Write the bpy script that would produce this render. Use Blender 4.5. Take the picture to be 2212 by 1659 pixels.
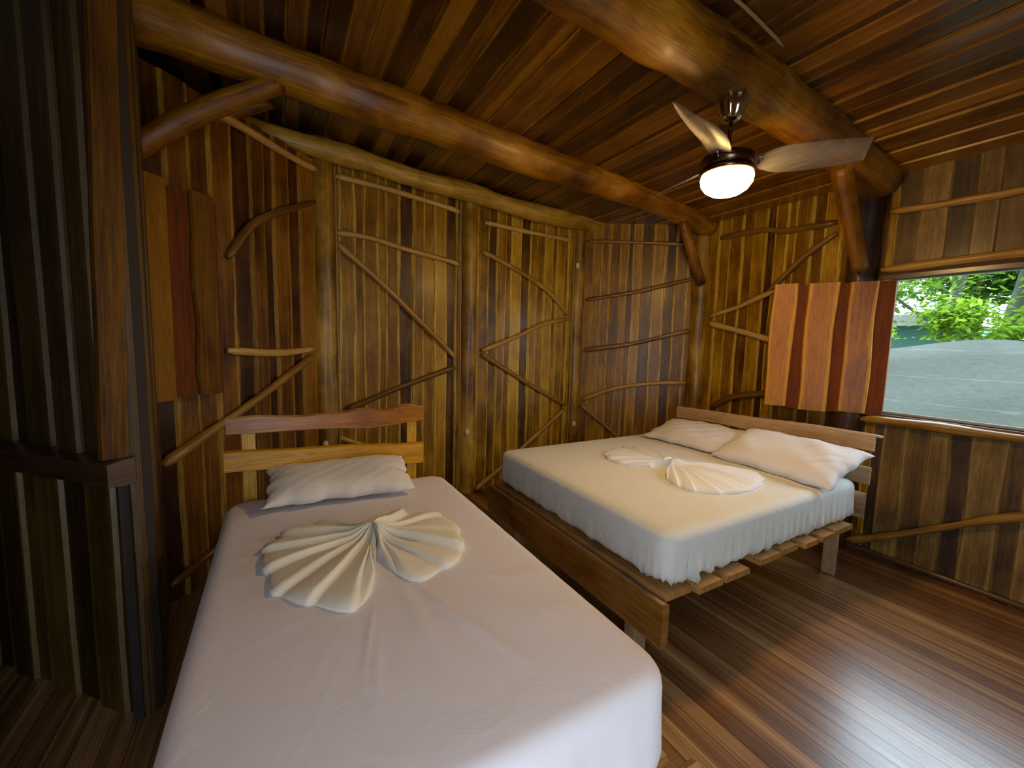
import bpy, bmesh, math, random
from mathutils import Vector, Matrix
from math import sin, cos, pi, radians
C = bpy.context.scene.collection
for o in list(bpy.data.objects): bpy.data.objects.remove(o)

# ------------------------------------------------------------------ camera
EYE = 1.498
TH, PITCH, ROLL = radians(60.5), .1001, .026
FH = Vector((cos(TH), sin(TH), 0)); RT = Vector((sin(TH), -cos(TH), 0)); ZU = Vector((0, 0, 1))
fwd = cos(PITCH)*FH - sin(PITCH)*ZU
up0 = sin(PITCH)*FH + cos(PITCH)*ZU
rc = cos(ROLL)*RT + sin(ROLL)*up0
uc = -sin(ROLL)*RT + cos(ROLL)*up0
cam_d = bpy.data.cameras.new('camera'); cam = bpy.data.objects.new('camera', cam_d); C.objects.link(cam)
cam_d.sensor_width = 36; cam_d.lens = 898.5/2212*36; cam_d.clip_start = .02; cam_d.clip_end = 200
m = Matrix((rc, uc, -fwd)).transposed().to_4x4(); m.translation = Vector((0, 0, EYE)); cam.matrix_world = m
bpy.context.scene.camera = cam

# ------------------------------------------------------------------ world and exposure
vs = bpy.context.scene.view_settings
vs.view_transform = 'Standard'; vs.look = 'None'; vs.exposure = 0.0; vs.gamma = 1; vs.use_curve_mapping = False
W = bpy.data.worlds.new('world'); bpy.context.scene.world = W; W.use_nodes = True
wn = W.node_tree; wn.nodes.clear()
wo = wn.nodes.new('ShaderNodeOutputWorld'); wb = wn.nodes.new('ShaderNodeBackground')
wt = wn.nodes.new('ShaderNodeTexCoord'); ws = wn.nodes.new('ShaderNodeSeparateXYZ'); wr = wn.nodes.new('ShaderNodeValToRGB')
wn.links.new(wt.outputs['Generated'], ws.inputs[0]); wn.links.new(ws.outputs['Z'], wr.inputs[0])
wr.color_ramp.elements[0].position = 0.0; wr.color_ramp.elements[0].color = (.78, .90, 1, 1)
wr.color_ramp.elements[1].position = .7; wr.color_ramp.elements[1].color = (.66, .82, 1, 1)
wn.links.new(wr.outputs[0], wb.inputs[0])
sd = wn.nodes.new('ShaderNodeMapRange'); sd.interpolation_type = 'SMOOTHSTEP'; sd.inputs[1].default_value = -.3; sd.inputs[2].default_value = .8
sd.inputs[3].default_value = 6.3; sd.inputs[4].default_value = 12.0        # the sky is brighter on the sun's side, beyond the window
wn.links.new(ws.outputs['X'], sd.inputs[0]); wn.links.new(sd.outputs[0], wb.inputs[1])
wn.links.new(wb.outputs[0], wo.inputs[0])
LAMP = 120.0

# daylight comes in through the real openings only; these are sampling portals on them
def portal(name, loc, direction, sx, sy):
    d = bpy.data.lights.new(name, 'AREA'); d.shape = 'RECTANGLE'; d.size = sx; d.size_y = sy
    d.cycles.is_portal = True
    o = bpy.data.objects.new(name, d); C.objects.link(o); o.location = loc
    o.rotation_euler = Vector(direction).to_track_quat('-Z', 'Y').to_euler()
portal('window_portal', (3.9, .76, 1.53), (-1, 0, 0), 1.1, .95)
portal('doorway_portal', (0.0, -.52, 1.05), (.65, .76, 0), .8, 2.1)

# ------------------------------------------------------------------ materials
def nt(name):
    m = bpy.data.materials.new(name); m.use_nodes = True; t = m.node_tree
    return m, t, t.nodes['Principled BSDF']
def N(t, k, **kw):
    n = t.nodes.new(k)
    for a, b in kw.items(): setattr(n, a, b)
    return n
def ramp(t, src, stops):
    r = N(t, 'ShaderNodeValToRGB'); t.links.new(src, r.inputs[0]); e = r.color_ramp.elements
    while len(e) < len(stops): e.new(.5)
    for i, (p, c) in enumerate(stops): e[i].position = p; e[i].color = (*c, 1) if len(c) == 3 else c
    return r.outputs[0]
def mth(t, op, a, b=None, c=None):
    n = N(t, 'ShaderNodeMath', operation=op)
    for i, v in enumerate((a, b, c)):
        if v is None: continue
        if isinstance(v, (int, float)): n.inputs[i].default_value = v
        else: t.links.new(v, n.inputs[i])
    return n.outputs[0]
def mixc(t, f, a, b, mode='MIX'):
    n = N(t, 'ShaderNodeMix', data_type='RGBA', blend_type=mode)
    for i, v in ((0, f), (6, a), (7, b)):
        if isinstance(v, (int, float)): n.inputs[i].default_value = v
        elif isinstance(v, tuple): n.inputs[i].default_value = (*v, 1)
        else: t.links.new(v, n.inputs[i])
    return n.outputs[2]
def noise(t, vec, sx, sy, scale=1, detail=4, rough=.55, sz=1, dist=0):
    mp = N(t, 'ShaderNodeMapping'); mp.inputs['Scale'].default_value = (sx, sy, sz); t.links.new(vec, mp.inputs[0])
    n = N(t, 'ShaderNodeTexNoise'); n.inputs['Scale'].default_value = scale; n.inputs['Detail'].default_value = detail
    n.inputs['Roughness'].default_value = rough; n.inputs['Distortion'].default_value = dist
    t.links.new(mp.outputs[0], n.inputs[0]); return n.outputs[0]
def wood(name, dark, mid, light, sap, rough=.42, coat=.25, edge=(.60, .86), blotch=.5, bump=.25, spec=.5, sat=1.10):
    """board wood; UV 'E' = across/along 0..1, 'M' = metres; colour attribute 'tone': r tone, g shift, b sapwood"""
    m, t, b = nt(name)
    uE = N(t, 'ShaderNodeUVMap', uv_map='E').outputs[0]; uM = N(t, 'ShaderNodeUVMap', uv_map='M').outputs[0]
    at = N(t, 'ShaderNodeAttribute', attribute_name='tone')
    sc = N(t, 'ShaderNodeSeparateColor'); t.links.new(at.outputs['Color'], sc.inputs[0])
    se = N(t, 'ShaderNodeSeparateXYZ'); t.links.new(uE, se.inputs[0])
    g1 = noise(t, uM, 55, 1.6, 1, 6, .65, dist=.6)
    g2 = noise(t, uM, 9, .8, 1, 4, .6, dist=1.2)
    g3 = noise(t, uM, 3.0, 2.2, 1, 5, .6)
    g4 = noise(t, uM, 260, 9, 1, 3, .6)
    v = mth(t, 'ADD', mth(t, 'MULTIPLY', g1, .55), mth(t, 'MULTIPLY', g2, .45))
    v = mth(t, 'ADD', v, mth(t, 'MULTIPLY', mth(t, 'SUBTRACT', sc.outputs[0], .5), .55))
    v = mth(t, 'ADD', v, mth(t, 'MULTIPLY', mth(t, 'SUBTRACT', g3, .5), blotch))
    col = ramp(t, v, [(.22, dark), (.50, mid), (.82, light)])
    e = mth(t, 'MULTIPLY', mth(t, 'ABSOLUTE', mth(t, 'SUBTRACT', se.outputs[0], .5)), 2)
    ev = noise(t, uM, 6, 3, 1, 3, .6)
    e = mth(t, 'ADD', e, mth(t, 'MULTIPLY', mth(t, 'SUBTRACT', ev, .5), .55))
    s = N(t, 'ShaderNodeMapRange', interpolation_type='SMOOTHSTEP'); t.links.new(e, s.inputs[0])
    s.inputs[1].default_value = edge[0]; s.inputs[2].default_value = edge[1]
    s = mth(t, 'MULTIPLY', s.outputs[0], sc.outputs[2])
    sapc = mixc(t, g4, tuple(x*.72 for x in sap), sap)
    col = mixc(t, s, col, sapc)
    fine = ramp(t, g4, [(.32, (.60, .58, .55)), (.60, (1, 1, 1))])
    col = mixc(t, 1.0, col, fine, 'MULTIPLY')
    hs = N(t, 'ShaderNodeHueSaturation'); hs.inputs['Saturation'].default_value = sat; hs.inputs['Value'].default_value = 1.06; t.links.new(col, hs.inputs['Color']); col = hs.outputs[0]
    t.links.new(col, b.inputs['Base Color'])
    r = mth(t, 'ADD', rough-.12, mth(t, 'MULTIPLY', g3, .26)); t.links.new(r, b.inputs['Roughness'])
    b.inputs['Coat Weight'].default_value = coat; b.inputs['Coat Roughness'].default_value = .22
    b.inputs['Specular IOR Level'].default_value = spec
    bp = N(t, 'ShaderNodeBump'); bp.inputs['Strength'].default_value = bump; bp.inputs['Distance'].default_value = .004
    t.links.new(mth(t, 'ADD', g1, mth(t, 'MULTIPLY', g4, .4)), bp.inputs['Height']); t.links.new(bp.outputs[0], b.inputs['Normal'])
    return m
M = {}
M['wall'] = wood('wall_boards', (.050, .018, .003), (.24, .115, .020), (.54, .32, .060), (.82, .56, .14), rough=.42, coat=.12, blotch=.9, spec=.4)
M['wall_gold'] = wood('golden_wall_boards', (.075, .032, .005), (.31, .165, .027), (.64, .41, .075), (.90, .66, .17), rough=.42, coat=.12, blotch=.9, spec=.4)
M['wall_brown'] = wood('red_brown_wall_boards', (.035, .011, .003), (.14, .055, .012), (.33, .16, .035), (.52, .31, .08), rough=.45, coat=.08, blotch=.9, spec=.35)  # red-brown boards, darkened further so the colour carries the vignette at left
M['wall_grey'] = wood('weathered_wall_boards', (.035, .017, .005), (.145, .082, .024), (.33, .22, .075), (.44, .31, .12), rough=.5, coat=.12, blotch=.9)
M['ceil'] = wood('ceiling_boards', (.020, .006, .002), (.105, .040, .009), (.29, .135, .030), (.46, .23, .055), rough=.34, coat=.55, edge=(.70, .95), blotch=.7)
M['log'] = wood('varnished_log', (.085, .040, .008), (.33, .185, .038), (.66, .43, .11), (.4, .2, .06), rough=.40, coat=.18, blotch=1.4, bump=.6)
M['beamlog'] = wood('reddish_varnished_log', (.060, .022, .006), (.25, .108, .022), (.52, .27, .062), (.4, .2, .06), rough=.40, coat=.15, blotch=1.4, bump=.6)
M['stick'] = wood('branch_wood', (.15, .070, .018), (.42, .24, .070), (.70, .46, .17), (.4, .2, .06), rough=.42, coat=.2, blotch=.6)
M['shutter_hi'] = wood('orange_shutter_board', (.17, .050, .006), (.42, .155, .018), (.58, .25, .035), (.80, .40, .07), rough=.5, coat=.05, edge=(.66, .78), blotch=.7)
M['shutter_lo'] = wood('dark_red_shutter_board', (.08, .018, .003), (.17, .042, .007), (.26, .075, .012), (.3, .12, .04), rough=.6, coat=0, spec=.2)
M['headred'] = wood('red_brown_headboard', (.13, .035, .008), (.38, .145, .030), (.60, .29, .075), (.72, .45, .18), rough=.38, coat=.12, edge=(.85, 1.0), blotch=.9)
M['headgold'] = wood('golden_headboard', (.28, .12, .018), (.58, .30, .055), (.72, .43, .10), (.62, .4, .15), rough=.38, coat=.12, blotch=.6)
M['bedwood'] = wood('brown_bed_wood', (.075, .030, .010), (.26, .12, .038), (.46, .25, .085), (.42, .25, .12), rough=.42, coat=.2, edge=(.85, 1.0), blotch=.9)
M['paletan'] = wood('pale_tan_bed_wood', (.20, .12, .060), (.40, .26, .145), (.56, .40, .25), (.6, .42, .26), rough=.5, coat=.1, blotch=.7)
M['darklog'] = wood('near_black_log', (.012, .006, .003), (.04, .018, .008), (.09, .045, .018), (.1, .05, .02), rough=.5, coat=.1)  # near-black brown, far darker than the other logs
M['dimwall'] = wood('shade_darkened_alcove_boards', (.015, .007, .002), (.055, .026, .006), (.12, .065, .015), (.18, .11, .03), rough=.6, coat=0)  # low light and vignette at the far left put into the board colour
M['lowwall'] = wood('low_alcove_boards', (.02, .009, .002), (.07, .036, .008), (.17, .095, .022), (.24, .15, .04), rough=.5, coat=.1)  # wood darkened so the shadow under the sill sits in its colour
M['rust'] = wood('vignetted_rusty_brown_plank', (.05, .018, .003), (.19, .082, .012), (.32, .150, .022), (.3, .12, .03), rough=.6, coat=0, spec=.2)  # rusty brown lowered, the far-left vignette is part of the colour
M['darktrim'] = wood('dark_window_trim', (.020, .009, .005), (.070, .034, .018), (.13, .075, .045), (.2, .12, .07), rough=.35, coat=.4)

def floor_mat():
    m, t, b = nt('polished_floor_boards')
    tc = N(t, 'ShaderNodeTexCoord').outputs['Object']; sp = N(t, 'ShaderNodeSeparateXYZ'); t.links.new(tc, sp.inputs[0])
    wv = noise(t, tc, .6, .35, 1, 2)
    x = mth(t, 'DIVIDE', mth(t, 'ADD', sp.outputs[0], mth(t, 'MULTIPLY', wv, .012)), .084)
    fx = mth(t, 'FRACT', x); ix = mth(t, 'FLOOR', x)
    wn_ = N(t, 'ShaderNodeTexWhiteNoise', noise_dimensions='1D'); t.links.new(ix, wn_.inputs['W'])
    g1 = noise(t, tc, 95, 1.1, 1, 5, .6, dist=.3); g2 = noise(t, tc, 34, .4, 1, 4, .6, dist=.5); g3 = noise(t, tc, 1.4, 1.0, 1, 4)
    v = mth(t, 'ADD', mth(t, 'MULTIPLY', g1, .5), mth(t, 'MULTIPLY', g2, .5))
    v = mth(t, 'ADD', v, mth(t, 'MULTIPLY', mth(t, 'SUBTRACT', wn_.outputs[0], .5), .20))
    v = mth(t, 'ADD', v, mth(t, 'MULTIPLY', mth(t, 'SUBTRACT', g3, .5), .25))
    col = ramp(t, v, [(.26, (.055, .026, .013)), (.45, (.165, .082, .040)), (.60, (.31, .175, .088)), (.76, (.52, .35, .19))])
    edge = mth(t, 'MULTIPLY', mth(t, 'ABSOLUTE', mth(t, 'SUBTRACT', fx, .5)), 2)
    gap = N(t, 'ShaderNodeMapRange', interpolation_type='SMOOTHSTEP'); t.links.new(edge, gap.inputs[0]); gap.inputs[1].default_value = .955; gap.inputs[2].default_value = .99
    col = mixc(t, mth(t, 'MULTIPLY', gap.outputs[0], .85), col, (.012, .006, .004))
    hs = N(t, 'ShaderNodeHueSaturation'); hs.inputs['Saturation'].default_value = 1.15; hs.inputs['Value'].default_value = 1.12; t.links.new(col, hs.inputs['Color'])
    t.links.new(hs.outputs[0], b.inputs['Base Color'])
    sc = noise(t, tc, 14, 5, 1, 6, .7)
    t.links.new(mth(t, 'ADD', .20, mth(t, 'MULTIPLY', sc, .22)), b.inputs['Roughness'])
    b.inputs['Coat Weight'].default_value = .7; b.inputs['Coat Roughness'].default_value = .24
    bp = N(t, 'ShaderNodeBump'); bp.inputs['Strength'].default_value = .55; bp.inputs['Distance'].default_value = .005
    h = mth(t, 'SUBTRACT', mth(t, 'ADD', mth(t, 'MULTIPLY', g2, .5), mth(t, 'MULTIPLY', sc, .25)), gap.outputs[0])
    t.links.new(h, bp.inputs['Height']); t.links.new(bp.outputs[0], b.inputs['Normal'])
    return m
M['floor'] = floor_mat()
def cloth(name, col, wr=.35, sheen=.15):
    m, t, b = nt(name)
    tc = N(t, 'ShaderNodeTexCoord').outputs['Object']
    n1 = noise(t, tc, 1, 1, 2.2, 3); n2 = noise(t, tc, 1, 1, 420, 2); n3 = noise(t, tc, 1, 1, 9, 5, .6, dist=1.0)
    c = mixc(t, mth(t, 'MULTIPLY', n1, .35), col, tuple(x*.86 for x in col))
    t.links.new(c, b.inputs['Base Color']); b.inputs['Roughness'].default_value = .85
    b.inputs['Sheen Weight'].default_value = sheen; b.inputs['Specular IOR Level'].default_value = .2
    bp = N(t, 'ShaderNodeBump'); bp.inputs['Strength'].default_value = wr; bp.inputs['Distance'].default_value = .012
    t.links.new(mth(t, 'ADD', n3, mth(t, 'MULTIPLY', n2, .05)), bp.inputs['Height']); t.links.new(bp.outputs[0], b.inputs['Normal'])
    return m
M['sheet_pink'] = cloth('pale_pinkish_sheet', (.78, .72, .74), .22)
M['sheet_white'] = cloth('white_sheet', (.70, .69, .63), .45)
M['pillow_cream'] = cloth('cream_pillowcase', (.74, .67, .58), .3)
M['pillow_white'] = cloth('white_pillowcase', (.74, .72, .74), .3)
M['towel_cream'] = cloth('cream_folded_cloth', (.84, .78, .63), .25)
M['towel_white'] = cloth('white_folded_cloth', (.80, .84, .92), .25)
def plain(name, col, rough=.5, metal=0, **kw):
    m, t, b = nt(name); b.inputs['Base Color'].default_value = (*col, 1); b.inputs['Roughness'].default_value = rough; b.inputs['Metallic'].default_value = metal
    tc = N(t, 'ShaderNodeTexCoord').outputs['Object']; n = noise(t, tc, 1, 1, 8, 3)
    t.links.new(mixc(t, n, tuple(x*.85 for x in col), col), b.inputs['Base Color'])
    for k, v in kw.items(): b.inputs[k].default_value = v
    return m
M['chrome'] = plain('dark_chrome', (.62, .60, .56), .12, 1)
M['bronze'] = plain('dark_bronze', (.16, .10, .05), .25, 1)
M['cream'] = plain('cream_plastic', (.72, .64, .42), .4)
M['conduit'] = plain('yellowed_conduit', (.36, .22, .09), .4)
M['alu'] = plain('pale_aluminium', (.62, .62, .60), .35, .6)
M['void'] = plain('dark_backing', (.020, .010, .006), .8)
m, t, b = nt('smoky_acrylic'); b.inputs['Base Color'].default_value = (.20, .20, .21, 1); b.inputs['Roughness'].default_value = .35; b.inputs['Alpha'].default_value = .25; M['acrylic'] = m
m, t, b = nt('lit_frosted_glass'); b.inputs['Base Color'].default_value = (.9, .85, .7, 1)
b.inputs['Emission Color'].default_value = (1, .60, .20, 1); b.inputs['Emission Strength'].default_value = LAMP; M['dome'] = m
def pane_mat():
    m, t, b = nt('window_glass'); t.nodes.remove(b)
    tr = N(t, 'ShaderNodeBsdfTransparent'); tr.inputs[0].default_value = (.93, .97, .95, 1)
    gl = N(t, 'ShaderNodeBsdfGlossy'); gl.inputs['Roughness'].default_value = .02
    fr = N(t, 'ShaderNodeFresnel'); fr.inputs[0].default_value = 1.45
    mx = N(t, 'ShaderNodeMixShader'); t.links.new(fr.outputs[0], mx.inputs[0]); t.links.new(tr.outputs[0], mx.inputs[1]); t.links.new(gl.outputs[0], mx.inputs[2])
    t.links.new(mx.outputs[0], t.nodes['Material Output'].inputs[0]); return m
M['glass'] = pane_mat()
def leafmat(name, a, b_):
    m, t, b = nt(name)
    oi = N(t, 'ShaderNodeAttribute', attribute_name='tone'); sc = N(t, 'ShaderNodeSeparateColor'); t.links.new(oi.outputs['Color'], sc.inputs[0])
    c = ramp(t, sc.outputs[0], [(0, a), (1, b_)]); t.links.new(c, b.inputs['Base Color']); b.inputs['Roughness'].default_value = .5
    tl = N(t, 'ShaderNodeBsdfTranslucent'); t.links.new(c, tl.inputs[0])
    mx = N(t, 'ShaderNodeMixShader'); mx.inputs[0].default_value = .5
    t.links.new(b.outputs[0], mx.inputs[1]); t.links.new(tl.outputs[0], mx.inputs[2]); t.links.new(mx.outputs[0], t.nodes['Material Output'].inputs[0])
    return m
M['leaf'] = leafmat('fresh_leaves', (.10, .22, .016), (.42, .62, .05))
M['leafdk'] = leafmat('deep_green_leaves', (.08, .19, .03), (.28, .46, .08))
M['palm'] = leafmat('palm_leaves', (.04, .09, .03), (.13, .22, .06))
M['bark'] = plain('grey_bark', (.10, .11, .09), .9)
M['roof'] = plain('white_metal_roof', (.30, .30, .31), .5)
M['teal'] = plain('teal_wall_paint', (.05, .16, .13), .7)
M['grass'] = plain('grassy_ground', (.05, .09, .02), .9)
def net():
    m, t, b = nt('grey_green_shade_net')
    tc = N(t, 'ShaderNodeTexCoord').outputs['Object']
    n = noise(t, tc, 1, .8, 14, 3, .6, sz=3, dist=.8); n2 = noise(t, tc, .4, .4, 3, 3, sz=9)
    sp = N(t, 'ShaderNodeSeparateXYZ'); t.links.new(tc, sp.inputs[0])
    f = mth(t, 'FRACT', mth(t, 'MULTIPLY', mth(t, 'ADD', sp.outputs[2], mth(t, 'MULTIPLY', n2, .12)), 3.2))
    ln = ramp(t, f, [(0, (1, 1, 1)), (.05, (0, 0, 0)), (1, (0, 0, 0))])
    c = mixc(t, n, (.085, .095, .080), (.165, .180, .150)); c = mixc(t, mth(t, 'MULTIPLY', ln, .45), c, (.30, .32, .29))
    t.links.new(c, b.inputs['Base Color']); b.inputs['Roughness'].default_value = .8
    return m
M['net'] = net()

# ------------------------------------------------------------------ helpers
def newbm():
    bm = bmesh.new(); bm.loops.layers.uv.new('E'); bm.loops.layers.uv.new('M'); bm.loops.layers.float_color.new('tone'); return bm
def obj(name, bm, mats, parent=None, smooth=False, recalc=True):
    if recalc: bmesh.ops.recalc_face_normals(bm, faces=bm.faces)
    me = bpy.data.meshes.new(name); bm.to_mesh(me); bm.free()
    for m_ in (mats if isinstance(mats, (list, tuple)) else [mats]): me.materials.append(m_)
    if smooth:
        for p in me.polygons: p.use_smooth = True
    o = bpy.data.objects.new(name, me); C.objects.link(o)
    if parent: o.parent = parent
    return o
def thing(name, label, cat, loc=(0, 0, 0), group=None):
    o = bpy.data.objects.new(name, None); C.objects.link(o); o.location = loc; o['label'] = label; o['category'] = cat
    o.empty_display_size = .05
    if group: o['group'] = group
    return o
def tag(o, label, cat, group=None, kind=None):
    o['label'] = label; o['category'] = cat
    if group: o['group'] = group
    if kind: o['kind'] = kind
    return o
def struct(o, label=None):
    o['kind'] = 'structure'
    if label: o['label'] = label
    o['category'] = o.name.split('_')[0].split('.')[0]
    return o
class Wob:
    def __init__(s, seed, amp, f0=1.5, n=4):
        r = random.Random(seed); s.t = [(amp*r.uniform(.3, 1)/(1+k*.7), f0*(1+k*.9)*r.uniform(.8, 1.2), r.uniform(0, 7)) for k in range(n)]
    def __call__(s, x): return sum(a*sin(f*x+p) for a, f, p in s.t)
def face(bm, vs_, uE, uM, tone, mi=0):
    try: f = bm.faces.new(vs_)
    except ValueError: return
    a, b_, c = bm.loops.layers.uv['E'], bm.loops.layers.uv['M'], bm.loops.layers.float_color['tone']
    for l, e, m_ in zip(f.loops, uE, uM): l[a].uv = e; l[b_].uv = m_; l[c] = (*tone, 1)
    f.material_index = mi; return f
def board(bm, O, ax, ay, an, L, w, t, seed=0, wav=.008, tone=None, bev=.008, n=None, mi=0, freq=2.2, wobL=None, wobR=None):
    """a plank: O is the middle of its near short edge on the back plane, ax across, ay along, an outward"""
    O, ax, ay, an = Vector(O), Vector(ax), Vector(ay), Vector(an)
    r = random.Random(seed); tone = tone or (r.random(), r.random(), r.random())
    wl = wobL or Wob(seed*3+1, wav, freq); wr_ = wobR or Wob(seed*3+2, wav, freq)
    n = n or max(3, int(L/.11)); off = r.random()*50; rows = []
    for i in range(n+1):
        v = L*i/n; xl = -w/2+wl(v); xr = w/2+wr_(v); bb = min(bev, (xr-xl)*.3)
        pts = [(xl, 0), (xl, t*.45), (xl+bb, t), (xr-bb, t), (xr, t*.45), (xr, 0)]
        rows.append([(bm.verts.new(O+ax*x+ay*v+an*z), (x-xl)/max(xr-xl, 1e-4), x) for x, z in pts])
    for i in range(n):
        v0, v1 = L*i/n, L*(i+1)/n
        for j in range(6):
            k = (j+1) % 6; a, b_, c, d = rows[i][j], rows[i][k], rows[i+1][k], rows[i+1][j]
            face(bm, [a[0], b_[0], c[0], d[0]], [(q[1], vv/L) for q, vv in ((a, v0), (b_, v0), (c, v1), (d, v1))],
                 [(q[2]+off, vv+off) for q, vv in ((a, v0), (b_, v0), (c, v1), (d, v1))], tone, mi)
    for row in (rows[0], rows[-1]):
        face(bm, [q[0] for q in row], [(.5, .5)]*6, [(q[2]+off, off+k*.01) for k, q in enumerate(row)], tone, mi)
def slab(bm, p0, p1, tone=None, seed=0, along=None, mi=0, bev=.006):
    """axis-aligned plank between two corners, grain along its longest side"""
    p0, p1 = Vector(p0), Vector(p1); lo = Vector([min(a, b) for a, b in zip(p0, p1)]); hi = Vector([max(a, b) for a, b in zip(p0, p1)])
    d = hi-lo; ids = sorted(range(3), key=lambda i: d[i]); it, iw, il = ids
    E3 = [Vector((1, 0, 0)), Vector((0, 1, 0)), Vector((0, 0, 1))]
    O = lo+E3[iw]*d[iw]/2
    board(bm, O, E3[iw], E3[il], E3[it], d[il], d[iw], d[it], seed, 0, tone, bev, n=max(2, int(d[il]/.3)), mi=mi)
def frame_of(d):
    d = d.normalized(); a = Vector((0, 0, 1)) if abs(d.z) < .9 else Vector((1, 0, 0)); x = d.cross(a).normalized(); return x, x.cross(d).normalized()
def log(bm, pts, r0, r1=None, seed=0, seg=14, n=None, knob=.06, wander=0., tone=None, taper_end=0):
    """a branch or log through control points, slightly crooked and knobbly"""
    r1 = r0 if r1 is None else r1; P = [Vector(p) for p in pts]; r = random.Random(seed); tone = tone or (r.random(), r.random(), 0)
    Ls = [0]
    for a, b_ in zip(P, P[1:]): Ls.append(Ls[-1]+(b_-a).length)
    L = Ls[-1]; n = n or max(6, int(L/.07))
    def at(s):
        for k in range(len(P)-1):
            if s <= Ls[k+1]+1e-9 or k == len(P)-2:
                f = (s-Ls[k])/(Ls[k+1]-Ls[k]); p0 = P[max(k-1, 0)]; p1 = P[k]; p2 = P[k+1]; p3 = P[min(k+2, len(P)-1)]
                return .5*((2*p1)+(-p0+p2)*f+(2*p0-5*p1+4*p2-p3)*f*f+(-p0+3*p1-3*p2+p3)*f**3)
    wx, wy, wk = Wob(seed+1, wander, 2.5), Wob(seed+2, wander, 2.5), Wob(seed+3, knob*r0, 7)
    wr = [Wob(seed+10+j, knob*r0*.5, 5) for j in range(seg)]
    x, y = frame_of(P[-1]-P[0]); off = r.random()*40; rows = []
    for i in range(n+1):
        s = L*i/n; c = at(s); d = at(min(s+.01, L))-at(max(s-.01, 0)); d.normalize(); xx = (x-d*x.dot(d)).normalized(); yy = xx.cross(d)
        env = min(1, s/.12, (L-s)/.12) if wander else 0
        c = c+xx*wx(s)*env+yy*wy(s)*env; rad = r0+(r1-r0)*s/L+wk(s)
        if taper_end and i in (0, n): rad *= 1-taper_end
        rows.append([bm.verts.new(c+(xx*cos(2*pi*j/seg)+yy*sin(2*pi*j/seg))*(rad+wr[j](s))) for j in range(seg)])
    for i in range(n):
        for j in range(seg):
            k = (j+1) % seg; u0, u1 = j/seg*2*pi*r0, (j+1)/seg*2*pi*r0; v0, v1 = L*i/n, L*(i+1)/n
            face(bm, [rows[i][j], rows[i][k], rows[i+1][k], rows[i+1][j]], [(.5, 0)]*4, [(u0+off, v0+off), (u1+off, v0+off), (u1+off, v1+off), (u0+off, v1+off)], tone)
    for row in (rows[0], rows[-1]): face(bm, row, [(.5, 0)]*seg, [(cos(6.28*j/seg)*r0+off, sin(6.28*j/seg)*r0*.1+off) for j in range(seg)], tone)
def lathe(bm, prof, c=(0, 0, 0), seg=28, lobes=0, la=0):
    rows = []
    for r_, z in prof:
        rows.append([bm.verts.new(Vector(c)+Vector((r_*(1+la*cos(lobes*2*pi*j/seg))*cos(2*pi*j/seg), r_*(1+la*cos(lobes*2*pi*j/seg))*sin(2*pi*j/seg), z))) for j in range(seg)])
    for a, b_ in zip(rows, rows[1:]):
        for j in range(seg): k = (j+1) % seg; face(bm, [a[j], a[k], b_[k], b_[j]], [(.5, 0)]*4, [(0, 0)]*4, (.5, .5, 0))
    face(bm, rows[0], [(.5, 0)]*seg, [(0, 0)]*seg, (.5, .5, 0)); face(bm, rows[-1], [(.5, 0)]*seg, [(0, 0)]*seg, (.5, .5, 0))

# ------------------------------------------------------------------ the room (eight-sided cabin)
def CZ(x): return 2.73+.085*(3.82-x)
P = {'L0': (-.72, 1.36), 0: (-.584, 2.816), 1: (.326, 3.742), 2: (1.60, 3.742), 3: (2.91, 3.742), 4: (3.82, 2.85), 5: (3.82, 1.48), 6: (3.82, .1),
     7: (2.91, -.8), 9: (.326, -.8), 10: (-.72, .1)}
def wallboards(bm, A, B, z0, z1, spec, seed, u0=0, u1=None, flip=False, th=.018):
    """live-edge boards nailed upright on the line A-B; z1 may be None for 'up to the ceiling'"""
    A, B = Vector((*A, 0)), Vector((*B, 0)); d = (B-A); w = d.length; d.normalize(); n = Vector((d.y, -d.x, 0))
    if flip: n = -n
    u1 = w if u1 is None else u1; r = random.Random(seed); u = u0; k = 0
    while u < u1-.01:
        bw = min(r.uniform(*spec['w']), u1-u+.005); over = k % 2
        c = A+d*(u+bw/2); top = (CZ(c.x)+.02) if z1 is None else z1
        tone = (min(1, max(0, r.gauss(.62 if over else .36, .20))), r.random(), r.uniform(*spec['sap']) if over or r.random() < .5 else .15)
        board(bm, c+ZU*z0+n*(.006 if over else 0), d, ZU, n, top-z0, bw*1.02+(.022 if over else .012), th+(.008 if over else 0), seed*97+k, spec.get('wav', .006), tone, bev=.009, mi=spec.get('mi', 0), freq=spec.get('f', 2.4))
        u += bw; k += 1
def backing(bm, A, B, z0, z1, u0=0, u1=None, t=.05, out=0, mi=1, flip=False):
    A, B = Vector((*A, 0)), Vector((*B, 0)); d = (B-A); w = d.length; d.normalize(); n = Vector((d.y, -d.x, 0))
    if flip: n = -n
    u1 = w if u1 is None else u1
    p = [A+d*u0, A+d*u1]; q = [x-n*t for x in p]
    v = [bm.verts.new(x+ZU*z) for z in (z0, z1) for x in (p[0], p[1], q[1], q[0])]
    for f in ((0, 1, 2, 3), (4, 5, 6, 7), (0, 1, 5, 4), (1, 2, 6, 5), (2, 3, 7, 6), (3, 0, 4, 7)): face(bm, [v[i] for i in f], [(.5, 0)]*4, [(0, 0)]*4, (.3, .3, 0), mi)
TOP = 3.25
dense = dict(w=(.050, .125), sap=(.5, 1)); mid_ = dict(w=(.06, .14), sap=(.5, 1), wav=.007); wide = dict(w=(.075, .16), sap=(.15, .6), wav=.008, mi=0)
def wall(name, segs, mats=None):
    bm = newbm()
    for s in segs: s(bm)
    return struct(obj(name, bm, mats or [M['wall'], M['void']]))
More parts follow.
